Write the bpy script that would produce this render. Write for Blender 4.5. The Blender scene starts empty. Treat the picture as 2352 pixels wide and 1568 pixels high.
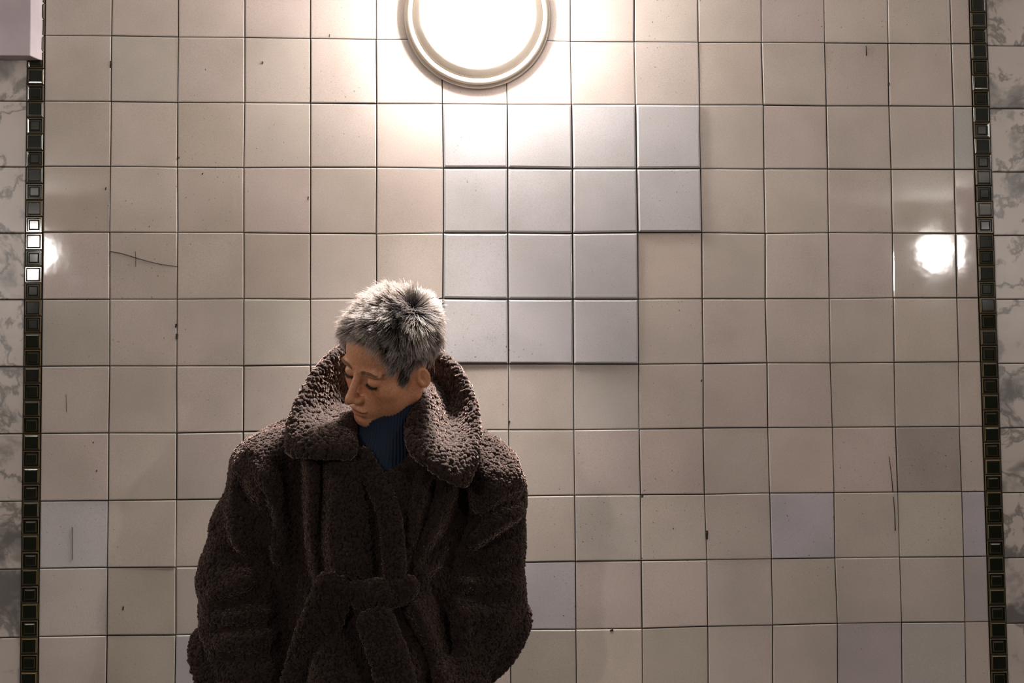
import bpy, math, random
import numpy as np
from mathutils import Matrix, Vector

rng = np.random.default_rng(7)
random.seed(7)
scene = bpy.context.scene
col = scene.collection

# ------------------------------------------------------------------ camera
CAM = np.array([0.0, -3.1803, 1.36287])
YAW, PITCH, ROLL, FPX = 0.05781, 0.05327, -0.00722, 3200.0
_f = np.array([math.sin(YAW) * math.cos(PITCH), math.cos(YAW) * math.cos(PITCH), math.sin(PITCH)])
_r = np.array([math.cos(YAW), -math.sin(YAW), 0.0])
_u = np.cross(_r, _f)
CR = _r * math.cos(ROLL) + _u * math.sin(ROLL)
CU = -_r * math.sin(ROLL) + _u * math.cos(ROLL)
CF = _f
cam_data = bpy.data.cameras.new('camera')
cam_data.sensor_width = 36.0
cam_data.lens = FPX / 2352.0 * 36.0
cam_data.clip_start = 0.05
cam = bpy.data.objects.new('camera', cam_data)
cam.matrix_world = Matrix(((CR[0], CU[0], -CF[0], CAM[0]), (CR[1], CU[1], -CF[1], CAM[1]),
                           (CR[2], CU[2], -CF[2], CAM[2]), (0, 0, 0, 1)))
col.objects.link(cam)
scene.camera = cam

# ------------------------------------------------------------------ world, exposure
world = bpy.data.worlds.new('world')
scene.world = world
world.use_nodes = True
world.node_tree.nodes['Background'].inputs[0].default_value = (0.5, 0.45, 0.4, 1)
world.node_tree.nodes['Background'].inputs[1].default_value = 0.02
scene.view_settings.view_transform = 'Standard'
scene.view_settings.look = 'None'
scene.view_settings.gamma = 1.0
scene.view_settings.use_curve_mapping = False
scene.view_settings.exposure = 1.02
LAMP_COLOR = (1.0, 0.94, 0.90)
LAMP_NEAR = 78.0          # radiance of the lamp in view
LAMP_FAR = 218.0           # radiance of the lamps across the passage


# ------------------------------------------------------------------ helpers
def at(x, y, Y):
    """point of the place seen at photo position x, y and standing at depth Y"""
    d = CF + CR * (x - 1176.0) / FPX - CU * (y - 784.0) / FPX
    return CAM + d * (Y - CAM[1]) / d[1]


def mesh_np(name, V, F, smooth=True):
    """mesh from numpy arrays, F is (n,3) or (n,4)"""
    V = np.asarray(V, np.float32)
    F = np.asarray(F, np.int32)
    me = bpy.data.meshes.new(name)
    k = F.shape[1]
    me.vertices.add(len(V))
    me.vertices.foreach_set('co', V.ravel())
    me.loops.add(F.size)
    me.loops.foreach_set('vertex_index', F.ravel())
    me.polygons.add(len(F))
    me.polygons.foreach_set('loop_start', np.arange(0, F.size, k, dtype=np.int32))
    me.polygons.foreach_set('loop_total', np.full(len(F), k, np.int32))
    me.polygons.foreach_set('use_smooth', np.full(len(F), smooth, bool))
    me.update(calc_edges=True)
    me.validate()
    return me


def obj(name, me, mat=None, parent=None):
    o = bpy.data.objects.new(name, me)
    col.objects.link(o)
    if mat is not None and me is not None:
        mats = mat if isinstance(mat, (list, tuple)) else [mat]
        if not me.materials:
            for m in mats:
                me.materials.append(m)
    if parent is not None:
        o.parent = parent
    return o


def tag(o, label=None, cat=None, group=None, kind=None):
    if label: o['label'] = label
    if cat: o['category'] = cat
    if group: o['group'] = group
    if kind: o['kind'] = kind
    return o


def empty(name, loc=(0, 0, 0)):
    o = bpy.data.objects.new(name, None)
    o.empty_display_size = 0.05
    o.location = loc
    col.objects.link(o)
    return o


def pydata(name, V, F, smooth=False):
    me = bpy.data.meshes.new(name)
    me.from_pydata([tuple(map(float, v)) for v in V], [], F)
    if smooth:
        me.polygons.foreach_set('use_smooth', [True] * len(me.polygons))
    me.update()
    return me


def box_mesh(name, x0, x1, y0, y1, z0, z1):
    V = [(x, y, z) for x in (x0, x1) for y in (y0, y1) for z in (z0, z1)]
    F = [(0, 1, 3, 2), (4, 6, 7, 5), (0, 4, 5, 1), (2, 3, 7, 6), (0, 2, 6, 4), (1, 5, 7, 3)]
    return pydata(name, V, F)


class NT:
    """small node tree helper"""
    def __init__(self, name):
        self.m = bpy.data.materials.new(name)
        self.m.use_nodes = True
        self.t = self.m.node_tree
        self.b = self.t.nodes['Principled BSDF']

    def n(self, kind, **kw):
        nd = self.t.nodes.new(kind)
        for k, v in kw.items():
            if k in nd.inputs:
                nd.inputs[k].default_value = v
            else:
                setattr(nd, k, v)
        return nd

    def l(self, a, b):
        self.t.links.new(a, b)

    def ramp(self, fac, stops):
        r = self.n('ShaderNodeValToRGB')
        el = r.color_ramp.elements
        while len(el) < len(stops):
            el.new(0.5)
        for e, (p, c) in zip(el, stops):
            e.position = p
            e.color = (c[0], c[1], c[2], 1) if not isinstance(c, (int, float)) else (c, c, c, 1)
        self.l(fac, r.inputs[0])
        return r.outputs[0]

    def mix(self, a, b, fac, mode='MIX'):
        mx = self.n('ShaderNodeMix', data_type='RGBA', blend_type=mode)
        for s, v in ((6, a), (7, b)):
            if hasattr(v, 'is_linked'): self.l(v, mx.inputs[s])
            else: mx.inputs[s].default_value = (v[0], v[1], v[2], 1)
        if hasattr(fac, 'is_linked'): self.l(fac, mx.inputs[0])
        else: mx.inputs[0].default_value = fac
        return mx.outputs[2]

    def bump(self, h, strength, dist):
        b = self.n('ShaderNodeBump')
        b.inputs['Strength'].default_value = strength
        b.inputs['Distance'].default_value = dist
        self.l(h, b.inputs['Height'])
        self.l(b.outputs[0], self.b.inputs['Normal'])


def plain(name, c, rough=0.6, metal=0.0, spec=0.5):
    k = NT(name)
    tc = k.n('ShaderNodeTexCoord')
    nz = k.n('ShaderNodeTexNoise', Scale=9.0, Detail=5.0)
    k.l(tc.outputs['Object'], nz.inputs['Vector'])
    k.l(k.mix(c, [v * 0.8 for v in c], k.ramp(nz.outputs[0], [(0.35, 0.0), (0.7, 1.0)])), k.b.inputs['Base Color'])
    k.b.inputs['Roughness'].default_value = rough
    k.b.inputs['Metallic'].default_value = metal
    k.b.inputs['Specular IOR Level'].default_value = spec
    return k.m


# ------------------------------------------------------------------ materials of the wall
def mat_tile():
    k = NT('glazed_tile')
    oi = k.n('ShaderNodeObjectInfo')
    geo = k.n('ShaderNodeNewGeometry')
    big = k.n('ShaderNodeTexNoise', Scale=6.0, Detail=3.0)
    k.l(geo.outputs['Position'], big.inputs['Vector'])
    c = k.mix(oi.outputs['Color'], (0.82, 0.83, 0.81), k.ramp(big.outputs[0], [(0.42, 0.0), (0.72, 0.85)]), 'MULTIPLY')
    # fine speckle of the old glaze
    fine = k.n('ShaderNodeTexNoise', Scale=420.0, Detail=2.0)
    k.l(geo.outputs['Position'], fine.inputs['Vector'])
    c = k.mix(c, (0.90, 0.89, 0.88), k.ramp(fine.outputs[0], [(0.45, 0.0), (0.62, 1.0)]), 'MULTIPLY')
    # dark dirt specks, more of them in some patches
    sp = k.n('ShaderNodeTexNoise', Scale=150.0, Detail=1.0)
    k.l(geo.outputs['Position'], sp.inputs['Vector'])
    pa = k.n('ShaderNodeTexNoise', Scale=2.3, Detail=2.0)
    k.l(geo.outputs['Position'], pa.inputs['Vector'])
    mul = k.n('ShaderNodeMath', operation='MULTIPLY')
    k.l(k.ramp(sp.outputs[0], [(0.70, 0.0), (0.78, 1.0)]), mul.inputs[0])
    k.l(k.ramp(pa.outputs[0], [(0.46, 0.0), (0.62, 0.8)]), mul.inputs[1])
    c = k.mix(c, (0.06, 0.05, 0.045), mul.outputs[0])
    k.l(c, k.b.inputs['Base Color'])
    rr = k.n('ShaderNodeTexNoise', Scale=14.0, Detail=4.0)
    k.l(geo.outputs['Position'], rr.inputs['Vector'])
    k.l(k.ramp(rr.outputs[0], [(0.3, 0.03), (0.7, 0.07)]), k.b.inputs['Roughness'])
    k.b.inputs['Specular IOR Level'].default_value = 0.5
    wav = k.n('ShaderNodeTexNoise', Scale=26.0, Detail=2.0)
    k.l(geo.outputs['Position'], wav.inputs['Vector'])
    k.bump(wav.outputs[0], 0.07, 0.0015)
    return k.m


def mat_marble():
    k = NT('marbled_tile')
    geo = k.n('ShaderNodeNewGeometry')
    oi = k.n('ShaderNodeObjectInfo')
    add = k.n('ShaderNodeVectorMath', operation='ADD')
    k.l(geo.outputs['Position'], add.inputs[0])
    k.l(oi.outputs['Random'], add.inputs[1])
    warp = k.n('ShaderNodeTexNoise', Scale=5.0, Detail=4.0)
    k.l(add.outputs[0], warp.inputs['Vector'])
    sc_ = k.n('ShaderNodeVectorMath', operation='SCALE')
    sc_.inputs['Scale'].default_value = 0.16
    k.l(warp.outputs['Color'], sc_.inputs[0])
    a2 = k.n('ShaderNodeVectorMath', operation='ADD')
    k.l(add.outputs[0], a2.inputs[0]); k.l(sc_.outputs[0], a2.inputs[1])
    v = k.n('ShaderNodeTexNoise', Scale=7.5, Detail=5.0, Roughness=0.55)
    k.l(a2.outputs[0], v.inputs['Vector'])
    c = k.ramp(v.outputs[0], [(0.36, (0.17, 0.155, 0.145)), (0.44, (0.38, 0.34, 0.31)), (0.49, (0.58, 0.51, 0.46)), (0.7, (0.63, 0.55, 0.495))])
    v2 = k.n('ShaderNodeTexNoise', Scale=5.0, Detail=6.0, Roughness=0.6)
    k.l(a2.outputs[0], v2.inputs['Vector'])
    c = k.mix(c, (0.16, 0.145, 0.13), k.ramp(v2.outputs[0], [(0.455, 0.0), (0.475, 0.75), (0.485, 0.75), (0.51, 0.0)]))
    k.l(c, k.b.inputs['Base Color'])
    k.b.inputs['Roughness'].default_value = 0.32
    wav = k.n('ShaderNodeTexNoise', Scale=30.0, Detail=2.0)
    k.l(geo.outputs['Position'], wav.inputs['Vector'])
    k.bump(wav.outputs[0], 0.3, 0.0015)
    return k.m


M_TILE = mat_tile()
M_MARBLE = mat_marble()
M_GROUT = plain('dark_grout', (0.030, 0.026, 0.021), 0.9)
M_MOSAIC = plain('dark_green_glaze', (0.008, 0.011, 0.006), 0.07, 0.0, 0.5)
M_WORN = plain('worn_ochre_edge', (0.15, 0.105, 0.05), 0.30)
M_PAINT = plain('pale_lilac_paint', (0.68, 0.59, 0.62), 0.55)
M_MARK = plain('dark_mark', (0.035, 0.030, 0.024), 0.8)

# ------------------------------------------------------------------ the passage
PX0, PX1, WY, CEIL = -5.2, 6.2, -4.82, 2.62
wall_back = obj('wall_back', box_mesh('wall_back', PX0, PX1, 0.0035, 0.16, 0.0, CEIL), M_GROUT)
tag(wall_back, 'cream glazed tile wall with dark mosaic strips and marbled tiles at both sides', kind='structure')
M_PLASTER = plain('cream_plaster', (0.50, 0.44, 0.38), 0.7)
M_DARKTILE = plain('dark_brown_tile', (0.13, 0.105, 0.085), 0.5)
M_FLOOR = plain('dark_stone_floor', (0.085, 0.075, 0.07), 0.45)
M_CEIL = plain('white_ceiling', (0.70, 0.68, 0.65), 0.8)
for nm, b, m in (('wall_front', (PX0, PX1, WY - 0.16, WY, 0, CEIL), M_DARKTILE),
                 ('wall_left', (PX0 - 0.16, PX0, WY - 0.16, 0.16, 0, CEIL), M_PLASTER),
                 ('wall_right', (PX1, PX1 + 0.16, WY - 0.16, 0.16, 0, CEIL), M_PLASTER),
                 ('floor', (PX0 - 0.16, PX1 + 0.16, WY - 0.16, 0.16, -0.1, 0.0), M_FLOOR),
                 ('ceiling', (PX0 - 0.16, PX1 + 0.16, WY - 0.16, 0.16, CEIL, CEIL + 0.1), M_CEIL)):
    tag(obj(nm, box_mesh(nm, *b), m), kind='structure')

# ------------------------------------------------------------------ tiles of the back wall
GX0, GZ0, PITCHX, PITCHZ = -0.7243, 0.88, 0.15, 0.15026
# how far each joint crossing strays from the regular grid, in 0.1 mm (99 = hidden)
OX = [[-9, 0, -2, -5, -1, 99, 99, -9, -13, -8, -16, -17, 2, 18], [-7, -11, 3, -4, 6, 15, 12, 7, 0, 1, 0, -4, -10, 33], [-5, -13, -12, -4, 3, 28, 12, 13, 2, 0, -5, -2, 8, 17], [-12, 5, -8, -3, -10, 22, 1, -1, 15, 8, 0, -11, 6, 11], [0, 4, -3, -2, 99, 99, 0, -6, 6, -4, -27, -21, -7, 5], [12, 3, 1, 99, 99, 99, 0, -10, -2, -6, -11, -30, -19, 10], [5, 11, 99, 99, 99, 99, -11, -14, -10, -27, -17, -8, -22, -7], [7, 10, 99, 99, 99, 99, 99, -9, 2, -19, -2, 3, -4, 7], [0, 8, 99, 99, 99, 99, 99, -3, 4, 19, 13, -6, 4, 11], [3, 17, 99, 99, 99, 99, 99, -8, 5, 17, 17, 25, 21, 15]]
OZ = [[17, 0, 3, -5, -12, 99, 99, -26, -23, -21, -8, -6, -4, -2], [5, -6, -7, -9, -10, -1, -3, -4, 4, 2, 11, -1, 7, 6], [21, 6, 1, 15, 20, 4, 9, -7, -2, 13, 7, 11, 6, 10], [25, 15, 16, -4, -13, 8, 8, -2, 19, 20, 0, 21, 11, 2], [6, 3, 9, -5, 99, 99, -15, -19, -23, -16, -20, -23, -6, -10], [5, -3, -10, 99, 99, 99, -1, -9, -17, -14, -1, -9, -6, -4], [2, -10, 99, 99, 99, 99, 0, -11, -3, 6, 4, 2, 1, 0], [-3, -9, 99, 99, 99, 99, 99, 4, -2, -8, 7, 1, -4, -10], [9, -1, 99, 99, 99, 99, 99, 7, 6, 6, 7, 7, 8, -2], [10, -5, 99, 99, 99, 99, 99, -22, -27, -1, 4, 20, 17, 3]]
NR, NC = 10, 14
STRIP = {'L': (-0.9128, -0.8745), 'R': (1.2788, 1.3190)}


def strip_x(side, z):
    """edges of the dark strips (the right one leans a little)"""
    a, b = STRIP[side]
    if side == 'R':
        d = (1.58 - z) * 0.0068
        return a + d, b + d
    return a, b


def node(i, j):
    """joint crossing of line i (from the top) and column line j, on the wall"""
    z = GZ0 + (9 - i) * PITCHZ
    if j < 0: return np.array([strip_x('L', z)[1] + 0.0005, z + (OZ[min(max(i, 0), 9)][0]) * 1e-4])
    if j > 13: return np.array([strip_x('R', z)[0] - 0.0005, z + (OZ[min(max(i, 0), 9)][13]) * 1e-4])
    x = GX0 + j * PITCHX
    if 0 <= i <= 9 and OX[i][j] != 99:
        return np.array([x + OX[i][j] * 1e-4, z + OZ[i][j] * 1e-4])
    q = np.random.default_rng(i * 97 + j * 13 + 5000)
    return np.array([x, z]) + q.uniform(-0.0008, 0.0008, 2)


def tile_geo(c, proud=0.0, gap=0.0011, bevel=0.0022, dome=0.0002, tilt=(0, 0), drop=0.0011):
    """c: corners bl, br, tr, tl in wall x,z -> verts, faces of one pillowed tile"""
    c = np.array(c, float)
    m = c.mean(0)
    def inset(d):
        # each side moves inward by d
        o = []
        for a in range(4):
            p0, p1, p2 = c[a - 1], c[a], c[(a + 1) % 4]
            e1 = (p0 - p1) / np.linalg.norm(p0 - p1); e2 = (p2 - p1) / np.linalg.norm(p2 - p1)
            o.append(p1 + (e1 + e2) * d)
        return np.array(o)
    r0, r1 = inset(gap), inset(gap + bevel)
    V, F = [], []
    yb = 0.006
    def ypos(p):
        return -proud + (p[0] - m[0]) * tilt[0] + (p[1] - m[1]) * tilt[1]
    for p in r0: V.append((p[0], yb, p[1]))
    for p in r0: V.append((p[0], ypos(p) + drop, p[1]))
    # face grid 4 x 4
    for v in range(4):
        for u in range(4):
            a, b = u / 3, v / 3
            p = (r1[0] * (1 - a) + r1[1] * a) * (1 - b) + (r1[3] * (1 - a) + r1[2] * a) * b
            V.append((p[0], ypos(p) - dome * (16 * a * (1 - a) * b * (1 - b)) * 0.8, p[1]))
    for a in range(4):
        b = (a + 1) % 4
        F.append((a, b, 4 + b, 4 + a))
    g = lambda u, v: 8 + v * 4 + u
    ring = [g(u, 0) for u in range(3)] + [g(3, v) for v in range(3)] + [g(u, 3) for u in (3, 2, 1)] + [g(0, v) for v in (3, 2, 1)]
    cp = {i: len(V) + k for k, i in enumerate(ring)}      # the bevel has its own edge so that the face stays flat
    V += [V[i] for i in ring]
    G = lambda u, v: cp[g(u, v)]
    F.append((4, 5, G(3, 0), G(2, 0), G(1, 0), G(0, 0)))
    F.append((5, 6, G(3, 3), G(3, 2), G(3, 1), G(3, 0)))
    F.append((6, 7, G(0, 3), G(1, 3), G(2, 3), G(3, 3)))
    F.append((7, 4, G(0, 0), G(0, 1), G(0, 2), G(0, 3)))
    for v in range(3):
        for u in range(3):
            F.append((g(u, v), g(u + 1, v), g(u + 1, v + 1), g(u, v + 1)))
    return V, F


def tile_mesh(name, c, **kw):
    V, F = tile_geo(c, **kw)
    me = pydata(name, V, F)
    me.polygons.foreach_set('use_smooth', [i >= 8 for i in range(len(F))])
    return me


BEIGE = np.array([0.64, 0.553, 0.494])
GREY = np.array([0.62, 0.588, 0.592])
LILAC = np.array([0.54, 0.50, 0.525])
COLORS = {(8, 11): (0.57, 0.53, 0.56), (7, 13): (0.44, 0.385, 0.355), (8, 0): (0.60, 0.565, 0.56), (8, 14): (0.55, 0.51, 0.54),
          (9, 7): (0.56, 0.515, 0.525), (10, 12): (0.52, 0.46, 0.46), (2, 14): (0.54, 0.52, 0.49), (10, 2): (0.55, 0.52, 0.52),
          (5, 0): (0.54, 0.49, 0.43), (0, 11): (0.55, 0.465, 0.435), (9, 1): (0.52, 0.455, 0.39), (9, 2): (0.55, 0.49, 0.44),
          (10, 13): (0.55, 0.505, 0.47), (9, 14): (0.53, 0.47, 0.46), (6, 8): (0.58, 0.525, 0.48), (9, 0): (0.60, 0.545, 0.50),
          (3, 0): (0.53, 0.45, 0.385), (3, 2): (0.55, 0.475, 0.41), (10, 9): (0.54, 0.475, 0.405), (10, 7): (0.52, 0.46, 0.395),
          (2, 2): (0.555, 0.475, 0.405), (10, 1): (0.54, 0.475, 0.40)}
NEW = {(2, 6), (2, 7), (2, 8), (2, 9), (3, 6), (3, 7), (3, 8), (3, 9), (4, 6), (4, 7), (4, 8), (5, 6), (5, 7), (5, 8)}
for r in range(0, 11):
    for c in range(0, 15):
        cs = [node(r, c - 1), node(r, c), node(r - 1, c), node(r - 1, c - 1)]
        q = np.random.default_rng(r * 31 + c)
        new = (r, c) in NEW
        tl = q.normal(0, 0.0035, 2)
        if new:
            me = tile_mesh('tile', cs, proud=0.0042 + q.uniform(-0.0008, 0.0012), gap=0.0016, bevel=0.0038, drop=0.0028, dome=0.0002, tilt=tl * 0.7)
        else:
            me = tile_mesh('tile', cs, proud=q.uniform(-0.0006, 0.0006), gap=0.0010 + q.uniform(-0.0003, 0.0005), tilt=tl)
        o = obj('tile', me, M_TILE, wall_back)
        b = np.array(COLORS[(r, c)]) * 1.07 if (r, c) in COLORS else GREY * (1 + q.normal(0, 0.012)) if new else BEIGE * (1 + q.normal(0, 0.03)) * (1 + q.normal(0, 0.012, 3))
        o.color = (b[0], b[1], b[2], 1)

# the marbled tiles beside the strips
for side in 'LR':
    for r in range(0, 11):
        q = np.random.default_rng(900 + r + (50 if side == 'R' else 0))
        za, zb = GZ0 + (9 - r) * PITCHZ, GZ0 + (10 - r) * PITCHZ
        if side == 'R': za -= 0.0045; zb -= 0.0045
        if side == 'L':
            x0, x1 = strip_x('L', za)[0] - 0.1501, strip_x('L', za)[0] - 0.0005
            cs = [(x0, za), (x1, za), (x1, zb), (x0, zb)]
        else:
            xa, xb = strip_x('R', za)[1] + 0.0005, strip_x('R', zb)[1] + 0.0005
            cs = [(xa, za), (xa + 0.15, za), (xb + 0.15, zb), (xb, zb)]
        obj('marble_tile', tile_mesh('marble_tile', cs, tilt=q.normal(0, 0.003, 2)), M_MARBLE, wall_back)


def mosaic_geo(c, kind):
    """small dark relief tile: stepped frame (a) or broad pyramid top (b); returns verts, faces, material ids"""
    c = np.array(c, float)
    m = c.mean(0)
    steps = {'a': [(0.95, 0.004), (0.95, -0.0006), (0.86, -0.0020), (0.80, -0.0020), (0.70, 0.0004), (0.64, 0.0004), (0.57, -0.0014), (0.46, -0.0018)],
             'b': [(0.95, 0.004), (0.95, -0.0004), (0.90, -0.0018), (0.84, -0.0018), (0.76, -0.0032), (0.66, -0.0034)]}[kind]
    V, F, I = [], [], []
    for s, y in steps:
        for p in c:
            w = m + (p - m) * s
            V.append((w[0], y, w[1]))
    n = len(steps)
    worn = {'a': (1, 5), 'b': (1, 3)}[kind]
    for k in range(n - 1):
        for a in range(4):
            b = (a + 1) % 4
            F.append((k * 4 + a, k * 4 + b, k * 4 + 4 + b, k * 4 + 4 + a))
            I.append(1 if k in worn else 0)
    F.append(tuple(range((n - 1) * 4, n * 4)))
    I.append(0)
    return V, F, I


for side in 'LR':
    h = PITCHZ / 4
    for k in range(0, 45):
        za = GZ0 - PITCHZ + k * h
        zb = za + h
        q = np.random.default_rng(300 + k + (100 if side == 'R' else 0))
        if zb > 2.40: break
        tx, tz = q.normal(0, 0.0003, 2)
        a0, b0 = strip_x(side, za)
        a1, b1 = strip_x(side, zb)
        cs = [(a0 + tx, za + tz), (b0 + tx, za + tz), (b1 + tx, zb + tz), (a1 + tx, zb + tz)]
        V, F, I = mosaic_geo(cs, 'ab'[k % 2])
        t1, t2 = q.normal(0, 0.012, 2)
        mm = np.mean(cs, 0)
        V = [(v[0], v[1] + (v[0] - mm[0]) * t1 + (v[2] - mm[1]) * t2, v[2]) for v in V]
        me = pydata('mosaic_tile', V, F)
        me.materials.append(M_MOSAIC); me.materials.append(M_WORN)
        me.polygons.foreach_set('material_index', I)
        obj('mosaic_tile', me, None, wall_back)

# tiles past the frame: joined
def many(name, cells, mat, color=None):
    V, F = [], []
    for cs, kw in cells:
        v, f = tile_geo(cs, **kw)
        o = len(V)
        V += v
        F += [tuple(i + o for i in g) for g in f]
    o = obj(name, pydata(name, V, F), mat, wall_back)
    if color is not None: o.color = (*color, 1)
    return tag(o, kind='stuff')

cells, mar, mos = [], [], []
zr = [(GZ0 + (9 - r) * PITCHZ, GZ0 + (10 - r) * PITCHZ) for r in range(-5, 16)]
for r, (za, zb) in zip(range(-5, 16), zr):
    za, zb = max(za, 0.0), min(zb, CEIL - 0.002)
    if zb - za < 0.02: continue
    if r < 0 or r > 10:
        for c in range(0, 15):
            xa = GX0 + (c - 1) * PITCHX if c > 0 else STRIP['L'][1] + 0.001
            xb = GX0 + c * PITCHX if c < 14 else STRIP['R'][0] - 0.012
            cells.append(([(xa, za), (xb, za), (xb, zb), (xa, zb)], {}))
    for side in 'LR':
        for c in range(0, 33):
            if c == 0 and 0 <= r <= 10: continue
            if side == 'L': xb = STRIP['L'][0] - 0.0005 - c * 0.15; xa = xb - 0.15
            else: xa = STRIP['R'][1] + 0.0045 + c * 0.15; xb = xa + 0.15
            if xa < PX0 or xb > PX1: continue
            mar.append(([(xa, za), (xb, za), (xb, zb), (xa, zb)], {}))
many('further_tiles', cells, M_TILE, BEIGE)
many('further_marble_tiles', mar, M_MARBLE)
V, F, I = [], [], []
for side in 'LR':
    for k in range(-23, 60):
        za = GZ0 - PITCHZ + k * PITCHZ / 4
        zb = za + PITCHZ / 4
        if za < 0 or zb > CEIL or (k >= 0 and zb <= 2.40): continue
        a0, b0 = strip_x(side, za); a1, b1 = strip_x(side, zb)
        v, f, i_ = mosaic_geo([(a0, za), (b0, za), (b1, zb), (a1, zb)], 'ab'[k % 2])
        o_ = len(V); V += v; F += [tuple(x + o_ for x in g) for g in f]; I += i_
me = pydata('further_mosaic_tiles', V, F)
me.materials.append(M_MOSAIC); me.materials.append(M_WORN)
me.polygons.foreach_set('material_index', I)
tag(obj('further_mosaic_tiles', me, None, wall_back), kind='stuff')

# cracks, chips and scratches in the glaze
def stroke(name, pts, w0, w1):
    P = [at(x, y, 0.0) for x, y in pts]
    V, F = [], []
    n = len(P)
    for i, p in enumerate(P):
        a, b = P[max(i - 1, 0)], P[min(i + 1, n - 1)]
        t = np.array([b[0] - a[0], b[2] - a[2]]); t /= np.linalg.norm(t)
        w = (w0 + (w1 - w0) * i / max(n - 1, 1)) * (0.75 + 0.5 * random.random())
        for s in (-1, 1):
            V.append((p[0] - t[1] * s * w, -0.0012, p[2] + t[0] * s * w))
    m_ = len(V)
    V += [(v[0], 0.004, v[2]) for v in V]
    for i in range(n - 1):
        a = 2 * i
        F.append((a, a + 2, a + 3, a + 1))
        F.append((a, a + m_, a + 2 + m_, a + 2)); F.append((a + 1, a + 3, a + 3 + m_, a + 1 + m_))
    F.append((0, 1, 1 + m_, m_)); F.append((m_ - 2, 2 * m_ - 2, 2 * m_ - 1, m_ - 1))
    obj(name, pydata(name, V, F), M_MARK, wall_back)

stroke('crack', [(253, 577), (280, 582), (312, 592), (340, 600), (365, 606), (390, 610), (408, 612)], 0.0008, 0.0005)
stroke('crack', [(311, 577), (312, 592), (312, 612)], 0.0003, 0.0003)
stroke('scratch', [(2042, 1048), (2048, 1095), (2051, 1130)], 0.0005, 0.0009)
stroke('scratch', [(2052, 1140), (2055, 1180), (2056, 1218)], 0.0006, 0.0015)
stroke('scratch', [(1989, 105), (1990, 128)], 0.0004, 0.0010)
stroke('scratch', [(152, 905), (153, 945)], 0.0003, 0.0005)
stroke('scratch', [(166, 1210), (167, 1285)], 0.0003, 0.0004)
for x, y, w, h in ((404, 748, 3.5, 8), (406, 772, 3.5, 12), (1624, 1228, 4, 20), (603, 144, 2, 6), (1611, 874, 2.5, 5), (1475, 1139, 4, 6), (1170, 968, 2.5, 4),
                   (757, 82, 1.6, 6), (283, 1396, 3, 8), (1405, 1447, 6, 3), (2041, 193, 2.2, 6), (708, 455, 1.5, 8), (243, 433, 2, 6), (254, 148, 2.5, 16), (222, 1081, 2, 5),
                   (214, 1016, 2, 4), (472, 160, 1.2, 4), (1240, 540, 1, 2), (411, 362, 1.5, 5), (465, 399, 2.5, 3)):
    stroke('chip', [(x, y - h / 2), (x + 0.6, y - h / 5), (x - 0.5, y + h / 5), (x + 0.3, y + h / 2)], w * 0.5e-3, w * 0.6e-3)

# ------------------------------------------------------------------ painted box at the upper left
pr = at(70, 128, -0.040); pw = at(100, 139, 0.0)
bx0 = at(-330, 60, -0.04)[0]; bz1 = 2.58
V = [(bx0, 0.002, pw[2]), (pw[0], 0.002, pw[2]), (pw[0], 0.002, bz1), (bx0, 0.002, bz1),
     (bx0, -0.034, pw[2] + 0.001), (pw[0] - 0.009, -0.010, pw[2] + 0.0005), (pw[0] - 0.009, -0.010, bz1), (bx0, -0.034, bz1),
     (bx0, -0.040, pr[2]), (pr[0], -0.040, pr[2]), (pr[0], -0.040, bz1), (bx0, -0.040, bz1)]
F = [(0, 3, 2, 1), (0, 1, 5, 4), (1, 2, 6, 5), (2, 3, 7, 6), (3, 0, 4, 7), (4, 5, 9, 8), (5, 6, 10, 9), (6, 7, 11, 10), (7, 4, 8, 11), (8, 9, 10, 11)]
wb = obj('wall_box', pydata('wall_box', V, F), M_PAINT)
bm_ = wb.modifiers.new('bevel', 'BEVEL'); bm_.width = 0.002; bm_.segments = 2
tag(wb, 'pale lilac painted box fixed on the wall above the left dark strip', 'box')


# ------------------------------------------------------------------ round wall lamps
def lathe(name, prof, n=72, smooth=True):
    """profile of (radius, out) revolved about the axis that points out of the wall (-y)"""
    V, F = [], []
    for r_, o_ in prof:
        for k in range(n):
            a = 2 * math.pi * k / n
            V.append((r_ * math.cos(a), -o_, r_ * math.sin(a)))
    for i in range(len(prof) - 1):
        for k in range(n):
            k2 = (k + 1) % n
            F.append((i * n + k, i * n + k2, (i + 1) * n + k2, (i + 1) * n + k))
    if prof[-1][0] < 1e-4:
        pass
    return pydata(name, V, F, smooth)


def mat_glow(name, s):
    k = NT(name)
    e = k.n('ShaderNodeEmission')
    e.inputs[0].default_value = (*LAMP_COLOR, 1)
    e.inputs[1].default_value = s
    k.l(e.outputs[0], k.t.nodes['Material Output'].inputs[0])
    return k.m


M_RING = plain('cream_enamel', (0.74, 0.65, 0.54), 0.22)
M_GLOW_N = mat_glow('lit_diffuser', LAMP_NEAR)
M_GLOW_F = mat_glow('lit_diffuser_across', LAMP_FAR)


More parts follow.
